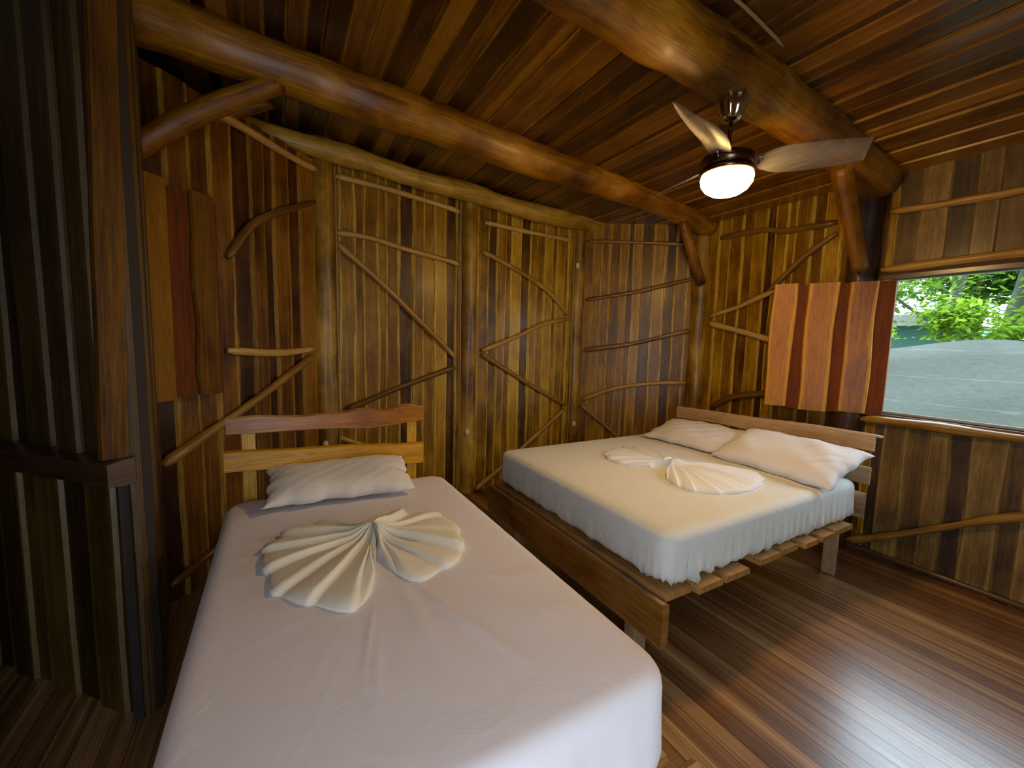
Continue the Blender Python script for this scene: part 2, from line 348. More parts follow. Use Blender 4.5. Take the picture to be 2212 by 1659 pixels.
# wall_left: the slanted panel between the first two posts; wall_back: the long wall; wall_corner: slanted corner; wall_right: with the window
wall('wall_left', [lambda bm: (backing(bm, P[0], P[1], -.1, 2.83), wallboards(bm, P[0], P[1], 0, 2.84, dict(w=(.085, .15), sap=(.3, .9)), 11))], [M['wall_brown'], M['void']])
wall('wall_back', [lambda bm: (backing(bm, P[1], P[3], -.1, TOP), wallboards(bm, P[1], P[2], 0, None, mid_, 22), wallboards(bm, P[2], P[3], 0, None, dict(dense, mi=2), 33))], [M['wall'], M['void'], M['wall_gold']])
wall('wall_corner', [lambda bm: (backing(bm, P[3], P[4], -.1, TOP), wallboards(bm, P[3], P[4], 0, None, mid_, 44))])
WZ0, WZ1, WU0, WU1 = 1.055, 2.015, 1.325, .20      # window: sill, head, its two sides in Y
def right(bm):
    n = 4.27
    backing(bm, P[4], P[6], -.1, TOP, 0, P[4][1]-WU0); backing(bm, P[4], P[6], -.1, TOP, P[4][1]-WU1, None)
    backing(bm, P[4], P[6], -.1, WZ0, P[4][1]-WU0, P[4][1]-WU1); backing(bm, P[4], P[6], WZ1, TOP, P[4][1]-WU0, P[4][1]-WU1)
    wallboards(bm, P[4], P[6], 0, None, mid_, 55, 0, P[4][1]-WU0)
    wallboards(bm, P[4], P[6], 0, WZ0-.02, dict(wide, mi=2), 66, P[4][1]-WU0, P[4][1]-WU1)
    wallboards(bm, P[4], P[6], WZ1+.02, None, dict(wide, mi=2), 77, P[4][1]-WU0, P[4][1]-WU1)
    wallboards(bm, P[4], P[6], 0, None, dict(wide, mi=2), 88, P[4][1]-WU1, None)
wall('wall_right', [right], [M['wall'], M['void'], M['wall_grey']])
wall('wall_near_right', [lambda bm: (backing(bm, P[6], P[7], -.1, TOP), wallboards(bm, P[6], P[7], 0, None, wide, 101))])
wall('wall_near', [lambda bm: (backing(bm, P[7], P[9], -.1, TOP), wallboards(bm, P[7], P[9], 0, None, wide, 102))])
# slanted near wall with the doorway the photographer stands in
def neardoor(bm):
    A, B = P[9], P[10]; w = math.hypot(B[0]-A[0], B[1]-A[1])
    backing(bm, A, B, -.1, TOP, 0, .03); backing(bm, A, B, -.1, TOP, .83, w); backing(bm, A, B, 2.1, TOP, .03, .83)
    wallboards(bm, A, B, 0, None, wide, 104, .84, w)
wall('wall_near_left', [neardoor])
wall('wall_near_side', [lambda bm: (backing(bm, P[10], P['L0'], -.1, TOP), wallboards(bm, P[10], P['L0'], 0, None, wide, 103))])
# left side of the room: a short return wall, then a wall with a sill running away to the left
DA = Vector((-.700, .714, 0)); VC = (-.470, 1.99); Q1 = (VC[0]+DA.x*2.6, VC[1]+DA.y*2.6); NA = Vector((-.714, -.700, 0))
def alcove(bm):
    backing(bm, VC, Q1, -.1, TOP, flip=True)
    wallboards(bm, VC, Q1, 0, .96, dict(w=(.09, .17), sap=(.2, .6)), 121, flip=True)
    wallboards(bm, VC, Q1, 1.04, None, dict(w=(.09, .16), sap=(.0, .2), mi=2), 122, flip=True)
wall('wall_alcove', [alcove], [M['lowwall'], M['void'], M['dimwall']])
def retwall(bm):
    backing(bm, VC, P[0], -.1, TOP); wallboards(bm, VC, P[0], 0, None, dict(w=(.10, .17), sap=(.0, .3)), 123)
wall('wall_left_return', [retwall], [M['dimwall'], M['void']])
def alc2(bm):
    backing(bm, P['L0'], (-3.2, 1.36), -.1, TOP); backing(bm, (-3.2, 1.36), Q1, -.1, TOP)
wall('wall_alcove_side', [alc2])
wall('wall_outer', [lambda bm: (backing(bm, Q1, (.326, 4.70), -.1, TOP), backing(bm, (.326, 4.70), (.35, 3.76), -.1, TOP))])

# floor
bm = newbm(); vs_ = [bm.verts.new(p) for p in ((-3.3, -.95, 0), (3.9, -.95, 0), (3.9, 4.8, 0), (-3.3, 4.8, 0))]
face(bm, vs_, [(0, 0)]*4, [(0, 0)]*4, (.5, .5, 0)); lo = [bm.verts.new(v.co-ZU*.1) for v in vs_]
for i in range(4): face(bm, [vs_[i], vs_[(i+1) % 4], lo[(i+1) % 4], lo[i]], [(0, 0)]*4, [(0, 0)]*4, (.5, .5, 0))
face(bm, lo, [(0, 0)]*4, [(0, 0)]*4, (.5, .5, 0)); struct(obj('floor', bm, M['floor']))
# ceiling: long boards running away from the camera, side by side on a gentle slope
bm = newbm(); r = random.Random(5); x = 3.95; k = 0; sl = Vector((-1, 0, .085)).normalized(); dn = Vector((-.085, 0, -1)).normalized()
while x > -3.3:
    w = r.choice((.06, .075, .09, .12, .15)); over = k % 2 if r.random() < .75 else 0
    tone = (min(1, max(0, r.gauss(.62 if over else .38, .28))), r.random(), r.uniform(0, .9))
    board(bm, Vector((x-w/2, -1.0, CZ(x-w/2)+.022)), sl, (0, 1, 0), dn, 5.9, w*1.0+(.014 if over else 0), .022+(.010 if over else 0), 900+k, .003, tone, bev=.006, n=14, freq=1.2)
    x -= w; k += 1
bb = [bm.verts.new(p) for p in ((3.98, -1, CZ(3.98)+.05), (-3.4, -1, CZ(-3.4)+.05), (-3.4, 4.9, CZ(-3.4)+.05), (3.98, 4.9, CZ(3.98)+.05))]
face(bm, bb, [(.5, 0)]*4, [(0, 0)]*4, (.3, .3, 0), 1); struct(obj('ceiling', bm, [M['ceil'], M['void']]))

# window trim
def trim(name, bm, mat, **kw): return struct(obj(name, bm, mat, **kw))
fr = newbm()
for p0, p1 in (((3.80, WU0, WZ0-.03), (3.87, WU0+.035, WZ1+.03)), ((3.80, WU1-.035, WZ0-.03), (3.87, WU1, WZ1+.03)), ((3.765, WU1-.03, WZ1-.004), (3.87, WU0+.03, WZ1+.05)), ((3.775, WU1-.05, WZ0-.045), (3.88, WU0+.03, WZ0-.005))):
    slab(fr, p0, p1, (.4, .5, 0), seed=int(p0[2]*100))
wf = trim('window_1', fr, M['darktrim'])
bm = newbm()
for p0, p1 in (((3.835, WU1, WZ0-.005), (3.855, WU0, WZ0+.016)), ((3.835, WU1, WZ1-.014), (3.855, WU0, WZ1)), ((3.835, WU0-.014, WZ0), (3.855, WU0, WZ1)), ((3.835, WU1, WZ0), (3.855, WU1+.014, WZ1))):
    slab(bm, p0, p1, (.5, .5, 0))
obj('window_frame', bm, M['alu'], wf)
bm = newbm(); v = [bm.verts.new((3.845, y, z)) for y, z in ((WU1, WZ0), (WU0, WZ0), (WU0, WZ1), (WU1, WZ1))]; face(bm, v, [(0, 0)]*4, [(0, 0)]*4, (.5, .5, 0)); obj('window_pane', bm, M['glass'], wf)
bm = newbm(); log(bm, [(3.79, 1.45, .022), (3.785, .9, .026), (3.79, .12, .022)], .022, .020, 5, 10, knob=.1); trim('baseboard_right', bm, M['darktrim'], smooth=True)

# ------------------------------------------------------------------ posts, beams, braces
def single(name, label, cat, pts, r0, r1=None, seed=0, mat='log', group=None, **kw):
    bm = newbm(); log(bm, pts, r0, r1, seed, **kw); return tag(obj(name, bm, M[mat], smooth=True), label, cat, group)
GP = 'upright log posts along the plank walls'
def inset(k, d): v = Vector((1.62, 1.47, 0))-Vector((*P[k], 0)); v.normalize(); return Vector((*P[k], 0))+v*d
posts = [(1, .095, 'thick upright log post left of centre, behind the single bed headboard'),
         (2, .080, 'upright log post standing nearest to the middle of the back wall'),
         (3, .070, 'slim upright log post where the back wall meets the slanted corner wall'),
         (4, .090, 'upright log post behind the far end of the double bed headboard'),
         (5, .100, 'dark upright log post behind the open window shutter')]
for k, rad, lab in posts:
    c = inset(k, .03); top = CZ(c.x)-.0
    if k in (2, 3): top -= .02
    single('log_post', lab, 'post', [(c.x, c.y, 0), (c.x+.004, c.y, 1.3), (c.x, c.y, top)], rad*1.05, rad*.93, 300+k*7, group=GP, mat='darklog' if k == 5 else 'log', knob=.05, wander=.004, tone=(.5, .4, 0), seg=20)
GB = 'large log beams under the ceiling'
single('log_beam', 'long log beam crossing under the ceiling behind the ceiling fan', 'beam',
       [(-.62, 2.74, 3.00), (.3, 2.72, 2.915), (1.15, 2.72, 2.865), (2.0, 2.73, 2.83), (2.75, 2.73, 2.80), (3.78, 2.78, 2.70)], .126, .105, 401, 'beamlog', GB, knob=.07, wander=.006, tone=(.62, .4, 0), seg=22)
single('log_beam', 'thick log beam at upper right that carries the ceiling fan', 'beam',
       [(-.5, 1.38, 2.98), (1.0, 1.38, 2.89), (2.0, 1.38, 2.84), (2.9, 1.39, 2.78), (3.78, 1.42, 2.70)], .150, .128, 402, 'beamlog', GB, knob=.05, wander=.006, tone=(.45, .4, 0), seg=24)
single('wall_plate_log', 'crooked golden log lying along the top of the back wall', 'beam',
       [(-.20, 3.60, 2.965), (.4, 3.60, 2.90), (1.0, 3.61, 2.86), (1.5, 3.60, 2.83), (2.1, 3.61, 2.79), (3.10, 3.62, 2.76)], .072, .085, 403, 'log', knob=.10, wander=.012, tone=(.85, .4, 0), seg=20)
GR = 'diagonal log braces under the beams'
single('log_brace', 'diagonal brace between the far corner post and the beam behind the fan', 'brace', [(3.33, 2.73, 2.66), (3.70, 2.77, 2.13)], .042, .050, 411, 'beamlog', GR, tone=(.4, .3, 0))
single('log_brace', 'diagonal brace below the thick beam, above the open window shutter', 'brace', [(3.15, 1.40, 2.66), (3.60, 1.42, 2.08)], .058, .050, 412, 'beamlog', GR, tone=(.45, .3, 0))
single('log_brace', 'broad dark brace at far left rising to the beam end', 'brace', [(-.60, 2.74, 2.36), (-.30, 2.73, 2.62), (.05, 2.72, 2.86)], .058, .05, 413, 'beamlog', GR, tone=(.4, .3, 0))
single('log_brace', 'dim brace in shadow behind the broad far-left brace', 'brace', [(-.75, 3.0, 2.45), (-.35, 3.1, 2.72), (.0, 3.2, 2.98)], .05, .05, 414, 'beamlog', GR, tone=(.3, .3, 0))

# branches nailed flat on the wall panels: (u along the panel, z) from end to end
PAN = {1: (0, 1), 2: (1, 2), 3: (2, 3), 4: (3, 4), 5: (4, 5), 6: (5, 6)}
def onpanel(k, u, z, off=.042):
    A, B = Vector((*P[PAN[k][0]], 0)), Vector((*P[PAN[k][1]], 0)); d = (B-A).normalized(); n = Vector((d.y, -d.x, 0)); return A+d*u+n*off+ZU*z
LW = 'left wall panel'; BL = 'back wall panel above the single bed'; BR = 'narrow-boarded back wall panel'; CR = 'slanted corner wall'; HB = 'wall behind the double bed'; WW = 'window wall'
br = [
 (1, [(.36, 2.76), (.8, 2.765), (1.2, 2.765)], .024, 'topmost branch on the left wall panel, under the wall log'),
 (1, [(.434, 1.96), (.66, 2.24), (1.182, 2.52)], .022, 'branch slanting up to the right, high on the left wall panel'),
 (1, [(.407, 1.402), (.8, 1.388), (1.127, 1.404)], .022, 'level branch halfway up the left wall panel'),
 (1, [(0, .80), (.362, .965), (.62, 1.09), (1.126, 1.353)], .024, 'long branch slanting up on the left wall panel to just below the level one'),
 (1, [(-.0, .117), (.35, .23), (.9, .45)], .024, 'lowest branch on the left wall panel, in deep shadow beside the single bed'),
 (2, [(.109, 2.766), (.6, 2.74), (1.172, 2.669)], .021, 'topmost branch on the back wall panel above the single bed'),
 (2, [(.102, 2.335), (.35, 2.33), (.7, 2.27), (1.178, 2.204)], .021, 'second branch from the top on the back wall panel above the single bed'),
 (2, [(.105, 2.262), (.45, 1.98), (.8, 1.66), (1.134, 1.339)], .022, 'steep branch slanting down to the right above the single bed'),
 (2, [(.164, .902), (.6, 1.07), (1.135, 1.247)], .022, 'branch rising to the right just above the single bed headboard'),
 (2, [(.0, .70), (.28, .58), (.55, .42)], .022, 'short branch seen through the gap in the single bed headboard'),
 (3, [(.145, 2.617), (.6, 2.60), (1.183, 2.60)], .019, 'topmost branch on the back wall panel right of the middle post'),
 (3, [(.121, 2.35), (.55, 2.20), (.90, 2.03), (1.172, 1.803)], .020, 'bowed branch curving down on the panel right of the middle post'),
 (3, [(.14, 1.409), (.5, 1.55), (.85, 1.70), (1.174, 1.763)], .020, 'branch rising to the right, upper arm of the arrow shape'),
 (3, [(.141, 1.373), (.6, 1.12), (1.174, .822)], .020, 'branch falling to the right, lower arm of the arrow shape'),
 (3, [(.096, .02), (.6, .36), (1.164, .775)], .022, 'lowest branch of the panel right of the middle post, rising from the floor'),
 (4, [(.1, 2.60), (.6, 2.575), (1.10, 2.53)], .017, 'topmost thin branch on the slanted corner wall'),
 (4, [(.107, 1.978), (.6, 2.06), (1.203, 2.189)], .018, 'second branch from the top on the slanted corner wall'),
 (4, [(.11, 1.428), (.6, 1.51), (1.192, 1.668)], .021, 'third branch from the top on the slanted corner wall'),
 (4, [(.113, .88), (.45, 1.02), (.8, 1.09), (1.181, 1.123)], .020, 'fourth branch from the top on the slanted corner wall'),
 (4, [(.1, .816), (.575, .451), (.8, .30)], .018, 'branch falling to the right on the corner wall, behind the double bed'),
 (5, [(.219, 2.551), (.65, 2.53), (.8, 2.49), (1.184, 2.48)], .022, 'topmost branch on the wall left of the window, near the fan'),
 (5, [(1.192, 2.398), (1.02, 2.28), (.794, 2.073), (.70, 2.0)], .020, 'curved branch dropping behind the top edge of the open window shutter'),
 (5, [(.155, 1.81), (.45, 1.88), (.77, 2.0)], .020, 'branch rising from the corner post toward the open window shutter'),
 (5, [(.161, 1.741), (.698, 1.595), (.9, 1.54)], .026, 'branch falling from the corner post behind the open window shutter'),
 (5, [(.255, .90), (.45, 1.03), (.72, 1.096), (.9, 1.11)], .026, 'thick branch curving up between double bed headboard and shutter'),
 (5, [(.16, .80), (.38, .70), (.75, .50)], .022, 'branch falling to the right behind the double bed headboard'),
 (6, [(.135, 2.476), (.7, 2.447), (1.25, 2.44)], .021, 'topmost branch on the window wall, well above the window'),
 (6, [(.12, 2.080), (.7, 2.085), (1.35, 2.085)], .024, 'straight branch running directly above the window'),
 (6, [(.10, .998), (.7, 1.012), (1.35, 1.02)], .026, 'branch running directly below the window sill'),
 (6, [(.10, .06), (.243, .133), (.55, .33), (.909, .56), (1.35, .70)], .024, 'branch slanting up to the right on the wall under the window'),
]
for i, (k, pl, rad, lab) in enumerate(br):
    bm = newbm(); rad *= 1.18; log(bm, [onpanel(k, u, z, .036+rad*.6) for u, z in pl], rad, rad*.88, 500+i*13, 10, knob=.12, wander=.005, taper_end=.35)
    tag(obj('branch_batten', bm, M['stick'], smooth=True), lab, 'branch', 'branches nailed on the plank walls')

# cable conduits and cream caps
GC = 'thin cable conduits beside the posts'
def conduit(pts, lab):
    bm = newbm(); log(bm, pts, .008, .008, 71, 8, knob=.03, wander=.002); o = tag(obj('cable_conduit', bm, M['conduit'], smooth=True), lab, 'pipe', GC)
conduit([(.437, 3.66, 0.05), (.435, 3.665, 1.4), (.430, 3.67, 2.86)], 'thin conduit running down the right side of the thick left post')
conduit([(1.505, 3.655, 0.05), (1.50, 3.66, 1.4), (1.495, 3.67, 2.78)], 'thin conduit running down the left side of the middle post')
conduit([(2.800, 3.66, 0.05), (2.80, 3.66, 1.4), (2.80, 3.67, 2.72)], 'thin conduit running down the left side of the slim corner post')
conduit([(1.2, 1.17, 2.935), (1.65, 1.17, 2.905), (2.05, 1.19, 2.875)], 'thin conduit on the ceiling along the thick beam')
def cap(px, z, lab):
    c = Vector(px); n = -Vector((c.x, c.y, 0)).normalized(); x = Vector((-n.y, n.x, 0)); bm = newbm(); rows = []
    for rr, dd in ((1, 0), (1, .012), (.8, .018), (.3, .02)): rows.append([bm.verts.new(Vector((c.x, c.y, z))+x*cos(a)*.022*rr+ZU*sin(a)*.033*rr+n*dd) for a in [2*pi*j/20 for j in range(20)]])
    for a, b_ in zip(rows, rows[1:]):
        for j in range(20): face(bm, [a[j], a[(j+1) % 20], b_[(j+1) % 20], b_[j]], [(0, 0)]*4, [(0, 0)]*4, (.5, .5, 0))
    face(bm, rows[0], [(0, 0)]*20, [(0, 0)]*20, (.5, .5, 0)); face(bm, rows[-1], [(0, 0)]*20, [(0, 0)]*20, (.5, .5, 0))
    tag(obj('switch_button', bm, M['cream'], smooth=True), lab, 'switch', 'cream oval switches on the posts')
cap((2.838, 3.650, 0), 2.335, 'cream oval switch high on the slim corner post')
cap((2.872, 3.650, 0), .61, 'cream oval switch low on the slim corner post')
cap((1.572, 3.632, 0), .628, 'cream oval switch low on the middle post')
cap((.322, 3.615, 0), .635, 'cream oval switch seen through the single bed headboard')

# sill of the left wall and the upright planks standing on it
bm = newbm(); A = Vector((*VC, 0))
board(bm, A-DA*.035+NA*.02+ZU*1.0, (0, 0, 1), DA, NA, 1.9, .095, .085, 611, 0, (.35, .5, .1), bev=.008)
struct(obj('trim_1', bm, M['darktrim']))
nf = Vector((.45, -.893, 0)); xf = Vector((.893, .45, 0)); cc_ = A+DA*.030+NA*.060
bm = newbm(); board(bm, cc_+ZU*1.048+xf*.012, xf, (ZU+xf*.028).normalized(), nf, CZ(-.5)-1.048-.01, .082, .030, 613, .002, (.15, .5, .1), bev=.006)
tag(obj('upright_plank', bm, M['rust']), 'upright orange-brown plank standing on the sill at far left', 'plank')
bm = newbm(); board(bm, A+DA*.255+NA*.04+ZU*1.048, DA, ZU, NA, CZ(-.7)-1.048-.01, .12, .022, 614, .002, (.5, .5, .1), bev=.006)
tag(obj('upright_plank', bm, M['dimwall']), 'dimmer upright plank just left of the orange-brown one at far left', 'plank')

# ------------------------------------------------------------------ shutters
def wavy(pts):
    def f(v):
        for (a, x), (b_, y) in zip(pts, pts[1:]):
            if v <= b_ or (b_, y) == pts[-1]:
                t_ = min(1, max(0, (v-a)/(b_-a))); t_ = t_*t_*(3-2*t_); return x+(y-x)*t_
    return f
H = .955
st = thing('window_shutter', 'open shutter of broad wavy orange boards beside the window', 'shutter', (3.79, 1.345, 1.045))
O = Vector((3.79, 1.345, 0)); E_ = Vector((3.51, 1.955, 0)); d = (E_-O).normalized(); n = Vector((-d.y, d.x, 0))
if n.dot(-O) < 0: n = -n
def sh_board(name, c, w, z0, L, t, off, seed, mat, wl, wr, tone, par, dd, nn, o0):
    bm = newbm(); board(bm, o0+dd*c+nn*off+ZU*z0-par.location, -dd, ZU, nn, L, w, t, seed, 0, tone, bev=.007, wobL=wl, wobR=wr, n=26); return obj(name, bm, M[mat], par)
W_ = .665
Wob0 = lambda s, a: Wob(s, a, 5, 3)
for j, (c, w, z0, L, tn) in enumerate(((.585, .155, 1.045, .965, .80), (.345, .190, 1.030, .975, .62), (.105, .165, 1.045, .955, .38))):
    sh_board('shutter_board', c, w, z0, L, .022, .022, 700+j, 'shutter_hi', Wob(70+j, .008, 3.2, 3), Wob(80+j, .009, 3.2, 3), (tn, .3, .9 if j < 2 else .7), st, d, n, O)
for j, c in enumerate((.47, .225, .01)):
    sh_board('shutter_backing_board', c, .17, 1.035, .965, .020, 0, 720+j, 'shutter_lo', None, None, (.5, .3, .1), st, d, n, O)
# left shutter, folded back on the left wall panel
A0, B0 = Vector((*P[0], 0)), Vector((*P[1], 0)); d = (B0-A0).normalized(); n = Vector((d.y, -d.x, 0)); O = A0+n*.095
sl_ = thing('window_shutter', 'shutter of reddish brown boards folded back at the dark left wall', 'shutter', (O.x+d.x*.02, O.y+d.y*.02, 1.15))
for j, (c, w, z0, L, tn, mt) in enumerate(((-.03, .135, 1.15, 1.115, .70, 'rust'), (.225, .13, 1.16, 1.095, .30, 'rust'))):
    sh_board('shutter_board', c, w, z0, L, .022, .022, 740+j, mt, None, Wob0(90+j, .008 if j == 0 else .014), (tn, .3, .1), sl_, d, n, O)
for j, c in enumerate((.10, -.055, .245)):
    sh_board('shutter_backing_board', c, .15, 1.16, 1.08, .02, 0, 750+j, 'shutter_lo', None, None, (.25, .3, .1), sl_, d, n, O)

# ------------------------------------------------------------------ beds
def cloth_box(bm, x0, x1, y0, y1, zt, zb, cr=.09, er=.055, seed=0, wr=lambda s, side, q: 0, flare=0, dome=.012, n=220, hem=.01, topwr=None):
    """a mattress wrapped in a sheet: rounded plan, rounded top edge, sides with folds"""
    cx, cy = (x0+x1)/2, (y0+y1)/2; hx, hy = (x1-x0)/2, (y1-y0)/2; per = []
    segs = [(hx-cr, -hy, 1, 0), ]
    def rr(s):   # s in 0..1 round the rounded rectangle, starting at (+x side, -y corner)
        Ls = [2*(hy-cr), pi/2*cr, 2*(hx-cr), pi/2*cr]*2; T = sum(Ls); a = s*T
        for i, l in enumerate(Ls):
            if a <= l or i == 7: break
            a -= l
        q = i//2; f = a/l
        base = [((hx, -(hy-cr)), (0, 1)), ((hx-cr, hy), (-1, 0)), ((-hx, hy-cr), (0, -1)), ((-(hx-cr), -hy), (1, 0))][q]
        if i % 2 == 0: p = (base[0][0]+base[1][0]*a, base[0][1]+base[1][1]*a); nn = [(1, 0), (0, 1), (-1, 0), (0, -1)][q]
        else:
            cc = [((hx-cr), (hy-cr)), (-(hx-cr), (hy-cr)), (-(hx-cr), -(hy-cr)), ((hx-cr), -(hy-cr))][q]; an = q*pi/2+f*pi/2
            nn = (cos(an), sin(an)); p = (cc[0]+cr*nn[0], cc[1]+cr*nn[1])
        return p, nn, q
    rings = []; hemw = Wob(seed+5, hem, 20, 5)
    for i in range(n):
        s = i/n; p, nn, q = rr(s); col = []
        for f in (0.0, .12, .25, .38, .5, .62, .74, .84, .92):
            X, Y = cx+p[0]*f*(1-er/max(hx, hy)), cy+p[1]*f*(1-er/max(hx, hy)); z = zt+dome*(1-f**3)+(topwr(X, Y) if topwr else 0); col.append((X, Y, z))
        for k in range(5):
            a = pi/2*k/4; X = cx+p[0]-nn[0]*er*(1-sin(a)); Y = cy+p[1]-nn[1]*er*(1-sin(a)); col.append((X, Y, zt-er*(1-cos(a))+(topwr(X, Y)*.5*(1-k/4) if topwr else 0)))
        zb_ = zb+hemw(s*6.283)
        for k in range(1, 8):
            f = k/7; o = wr(s, q, f)*f+flare*f; z = (zt-er)*(1-f)+zb_*f; tuck = -.0 if k < 7 else -.02
            col.append((cx+p[0]+nn[0]*(o+tuck), cy+p[1]+nn[1]*(o+tuck), z))
        rings.append([bm.verts.new(v) for v in col[1:]] )
    ctr = bm.verts.new((cx, cy, zt+dome))
    for i in range(n):
        a, b_ = rings[i], rings[(i+1) % n]
        face(bm, [ctr, a[0], b_[0]], [(0, 0)]*3, [(0, 0)]*3, (.5, .5, 0))
        for k in range(len(a)-1): face(bm, [a[k], a[k+1], b_[k+1], b_[k]], [(0, 0)]*4, [(0, 0)]*4, (.5, .5, 0))
    face(bm, [r_[-1] for r_ in rings], [(0, 0)]*n, [(0, 0)]*n, (.5, .5, 0))
def crease(X, Y, x0, y0, x1, y1, w, h):
    dx, dy = x1-x0, y1-y0; L = math.hypot(dx, dy); u = ((X-x0)*dx+(Y-y0)*dy)/L/L; v = ((X-x0)*dy-(Y-y0)*dx)/L
    v += .012*sin(u*9)
    e = max(0, 1-(2*u-1)**2) if 0 < u < 1 else 0
    return h*e*math.exp(-(v/w)**2)
# ---- double bed
b2 = thing('double_bed', 'wide low wooden double bed in the far right corner', 'bed', (2.3, 1.9, 0))
def bp(name, parent, fn, mat, label=None, smooth=False):
    bm = newbm(); fn(bm); bmesh.ops.translate(bm, verts=bm.verts, vec=-parent.location); o = obj(name, bm, M[mat], parent, smooth)
    if label: o['label'] = label
    return o
bp('footboard', b2, lambda bm: board(bm, (1.355, 1.085, .34), (0, 0, 1), (0, 1, 0), (1, 0, 0), 1.635, .195, .04, 801, 0, (.55, .5, .6), bev=.012, wobL=Wob(1, .002), wobR=Wob(2, .004)), 'bedwood')
for j, (xa, xb) in enumerate(((1.398, 1.561), (1.572, 1.741), (1.765, 1.947), (2.063, 2.248), (2.269, 2.427), (2.462, 2.604), (2.633, 2.773), (2.798, 3.02))):
    y0 = 1.08+random.Random(j+2).uniform(-.012, .03)
    bp('slat', b2, lambda bm: board(bm, ((xa+xb)/2, y0, .424), (1, 0, 0), (0, 1, 0), (0, 0, 1), 1.60, xb-xa, .030, 810+j, 0, (.7, .5, .5), bev=.008), 'bedwood')
for y in (1.30, 2.56):
    bp('side_rail', b2, lambda bm: slab(bm, (1.398, y-.02, .33), (3.16, y+.02, .423), (.5, .5, .2), 830), 'bedwood')
for x, y in ((1.50, 1.36), (1.50, 2.50)):
    bp('leg', b2, lambda bm: slab(bm, (x-.04, y-.035, 0), (x+.04, y+.035, .422), (.5, .5, .3), 840+int(y*10)), 'paletan')
for y in (1.265, 2.40):
    bp('headboard_post', b2, lambda bm: slab(bm, (3.20, y-.036, 0), (3.245, y+.036, .93), (.5, .5, .3), 850+int(y*10)), 'paletan')
bp('headboard_rail', b2, lambda bm: board(bm, (3.198, 1.085, .932), (0, 0, 1), (0, 1, 0), (-1, 0, 0), 1.45, .108, .026, 861, 0, (.6, .5, .6), bev=.007,
    wobL=wavy([(0, .006), (.5, -.022), (1.0, -.010), (1.45, -.028)]), wobR=wavy([(0, .006), (.35, .004), (.8, -.016), (1.15, -.022), (1.45, -.030)])), 'paletan')
bp('headboard_rail', b2, lambda bm: board(bm, (3.198, 1.09, .725), (0, 0, 1), (0, 1, 0), (-1, 0, 0), 1.44, .110, .024, 862, 0, (.5, .5, .5), bev=.010), 'paletan')
bp('headboard_rail', b2, lambda bm: board(bm, (3.198, 1.10, .53), (0, 0, 1), (0, 1, 0), (-1, 0, 0), 1.44, .17, .030, 863, .006, (.2, .5, .5), bev=.012), 'paletan')
bp('top_cap', b2, lambda bm: board(bm, (3.222, 1.065, .972), (1, 0, 0), (0, 1, 0), (0, 0, 1), .40, .035, .012, 864, 0, (.8, .5, .3), bev=.003), 'paletan')
f1, f2, f3 = Wob(31, .010, 60, 5), Wob(32, .012, 110, 5), Wob(33, .004, 30, 4)
def wr2(s, q, f):
    a = f3(s*6.28)*.8
    if q == 3 or s > .97 or s < .03: a += (f1(s*6.28)+f2(s*6.28))*1.1*(f**.4)
    if q == 3: a += (f2(s*6.28)+.5*f1(s*11))*2.0*max(0, 1-(s-.736)/.16)*f**.5
    g = abs(s-.727)
    if g < .035: a += .022*sin(s*1000)*(1-g/.035)*f
    return a
bm = newbm()
tw2 = lambda X, Y: .0022*sin(14*X+9*Y+sin(7*Y))*math.exp(-((Y-1.3)/.25)**2)+.003*sin(28*X+2*sin(9*X))*math.exp(-((Y-1.16)/.10)**2)+.0015*sin(40*(X*.5+Y))*math.exp(-((X-1.6)/.3)**2)
cloth_box(bm, 1.425, 3.165, 1.13, 2.69, .695, .462, cr=.075, er=.045, seed=3, wr=wr2, dome=.006, n=360, topwr=tw2, hem=.006)
tag(obj('mattress', bm, M['sheet_white'], smooth=True), 'wide mattress in a white fitted sheet on the double bed', 'mattress')
# ---- single bed
b1 = thing('single_bed', 'narrow wooden single bed in the foreground left of the double bed', 'bed', (.32, 1.5, 0))
bp('headboard_rail', b1, lambda bm: board(bm, (-.225, 2.405, 1.055), (0, 0, 1), (1, 0, 0), (0, -1, 0), .975, .095, .028, 871, 0, (.5, .5, .9), bev=.006, n=44,
    wobL=wavy([(0, .007), (.35, .005), (.52, .000), (.62, -.012), (.72, -.008), (.975, .012)]), wobR=wavy([(0, -.002), (.12, .002), (.3, -.010), (.50, -.007), (.62, .010), (.74, -.002), (.88, .022), (.975, .004)])), 'headred', 'reddish live-edge rail with a wavy top')
bp('headboard_rail', b1, lambda bm: board(bm, (-.238, 2.405, .868), (0, 0, 1), (1, 0, 0), (0, -1, 0), .985, .118, .028, 872, 0, (.55, .5, .0), bev=.006, n=20,
    wobL=wavy([(0, .018), (.5, .005), (.985, -.048)]), wobR=wavy([(0, .008), (.4, -.008), (.985, -.038)])), 'headgold', 'plain golden rail')
for x in (-.135, .685):
    bp('headboard_post', b1, lambda bm: slab(bm, (x-.028, 2.407, 0), (x+.028, 2.452, 1.04), (.6, .5, .2), 880+int(x*10)), 'headgold')
bp('footboard', b1, lambda bm: board(bm, (-.28, .585, .335), (0, 0, 1), (1, 0, 0), (0, 1, 0), 1.198, .195, .035, 881, 0, (.55, .5, .6), bev=.012), 'bedwood')
bp('side_rail', b1, lambda bm: slab(bm, (.80, .622, .30), (.84, 2.405, .43), (.55, .5, .3), 882), 'bedwood')
bp('side_rail', b1, lambda bm: slab(bm, (-.225, .615, .30), (-.185, 2.405, .43), (.55, .5, .3), 883), 'bedwood')
for j in range(8):
    bp('slat', b1, lambda bm: slab(bm, (-.22, .63+j*.222, .431), (.845, .63+j*.222+.17, .453), (.6, .5, .3), 885+j), 'bedwood')
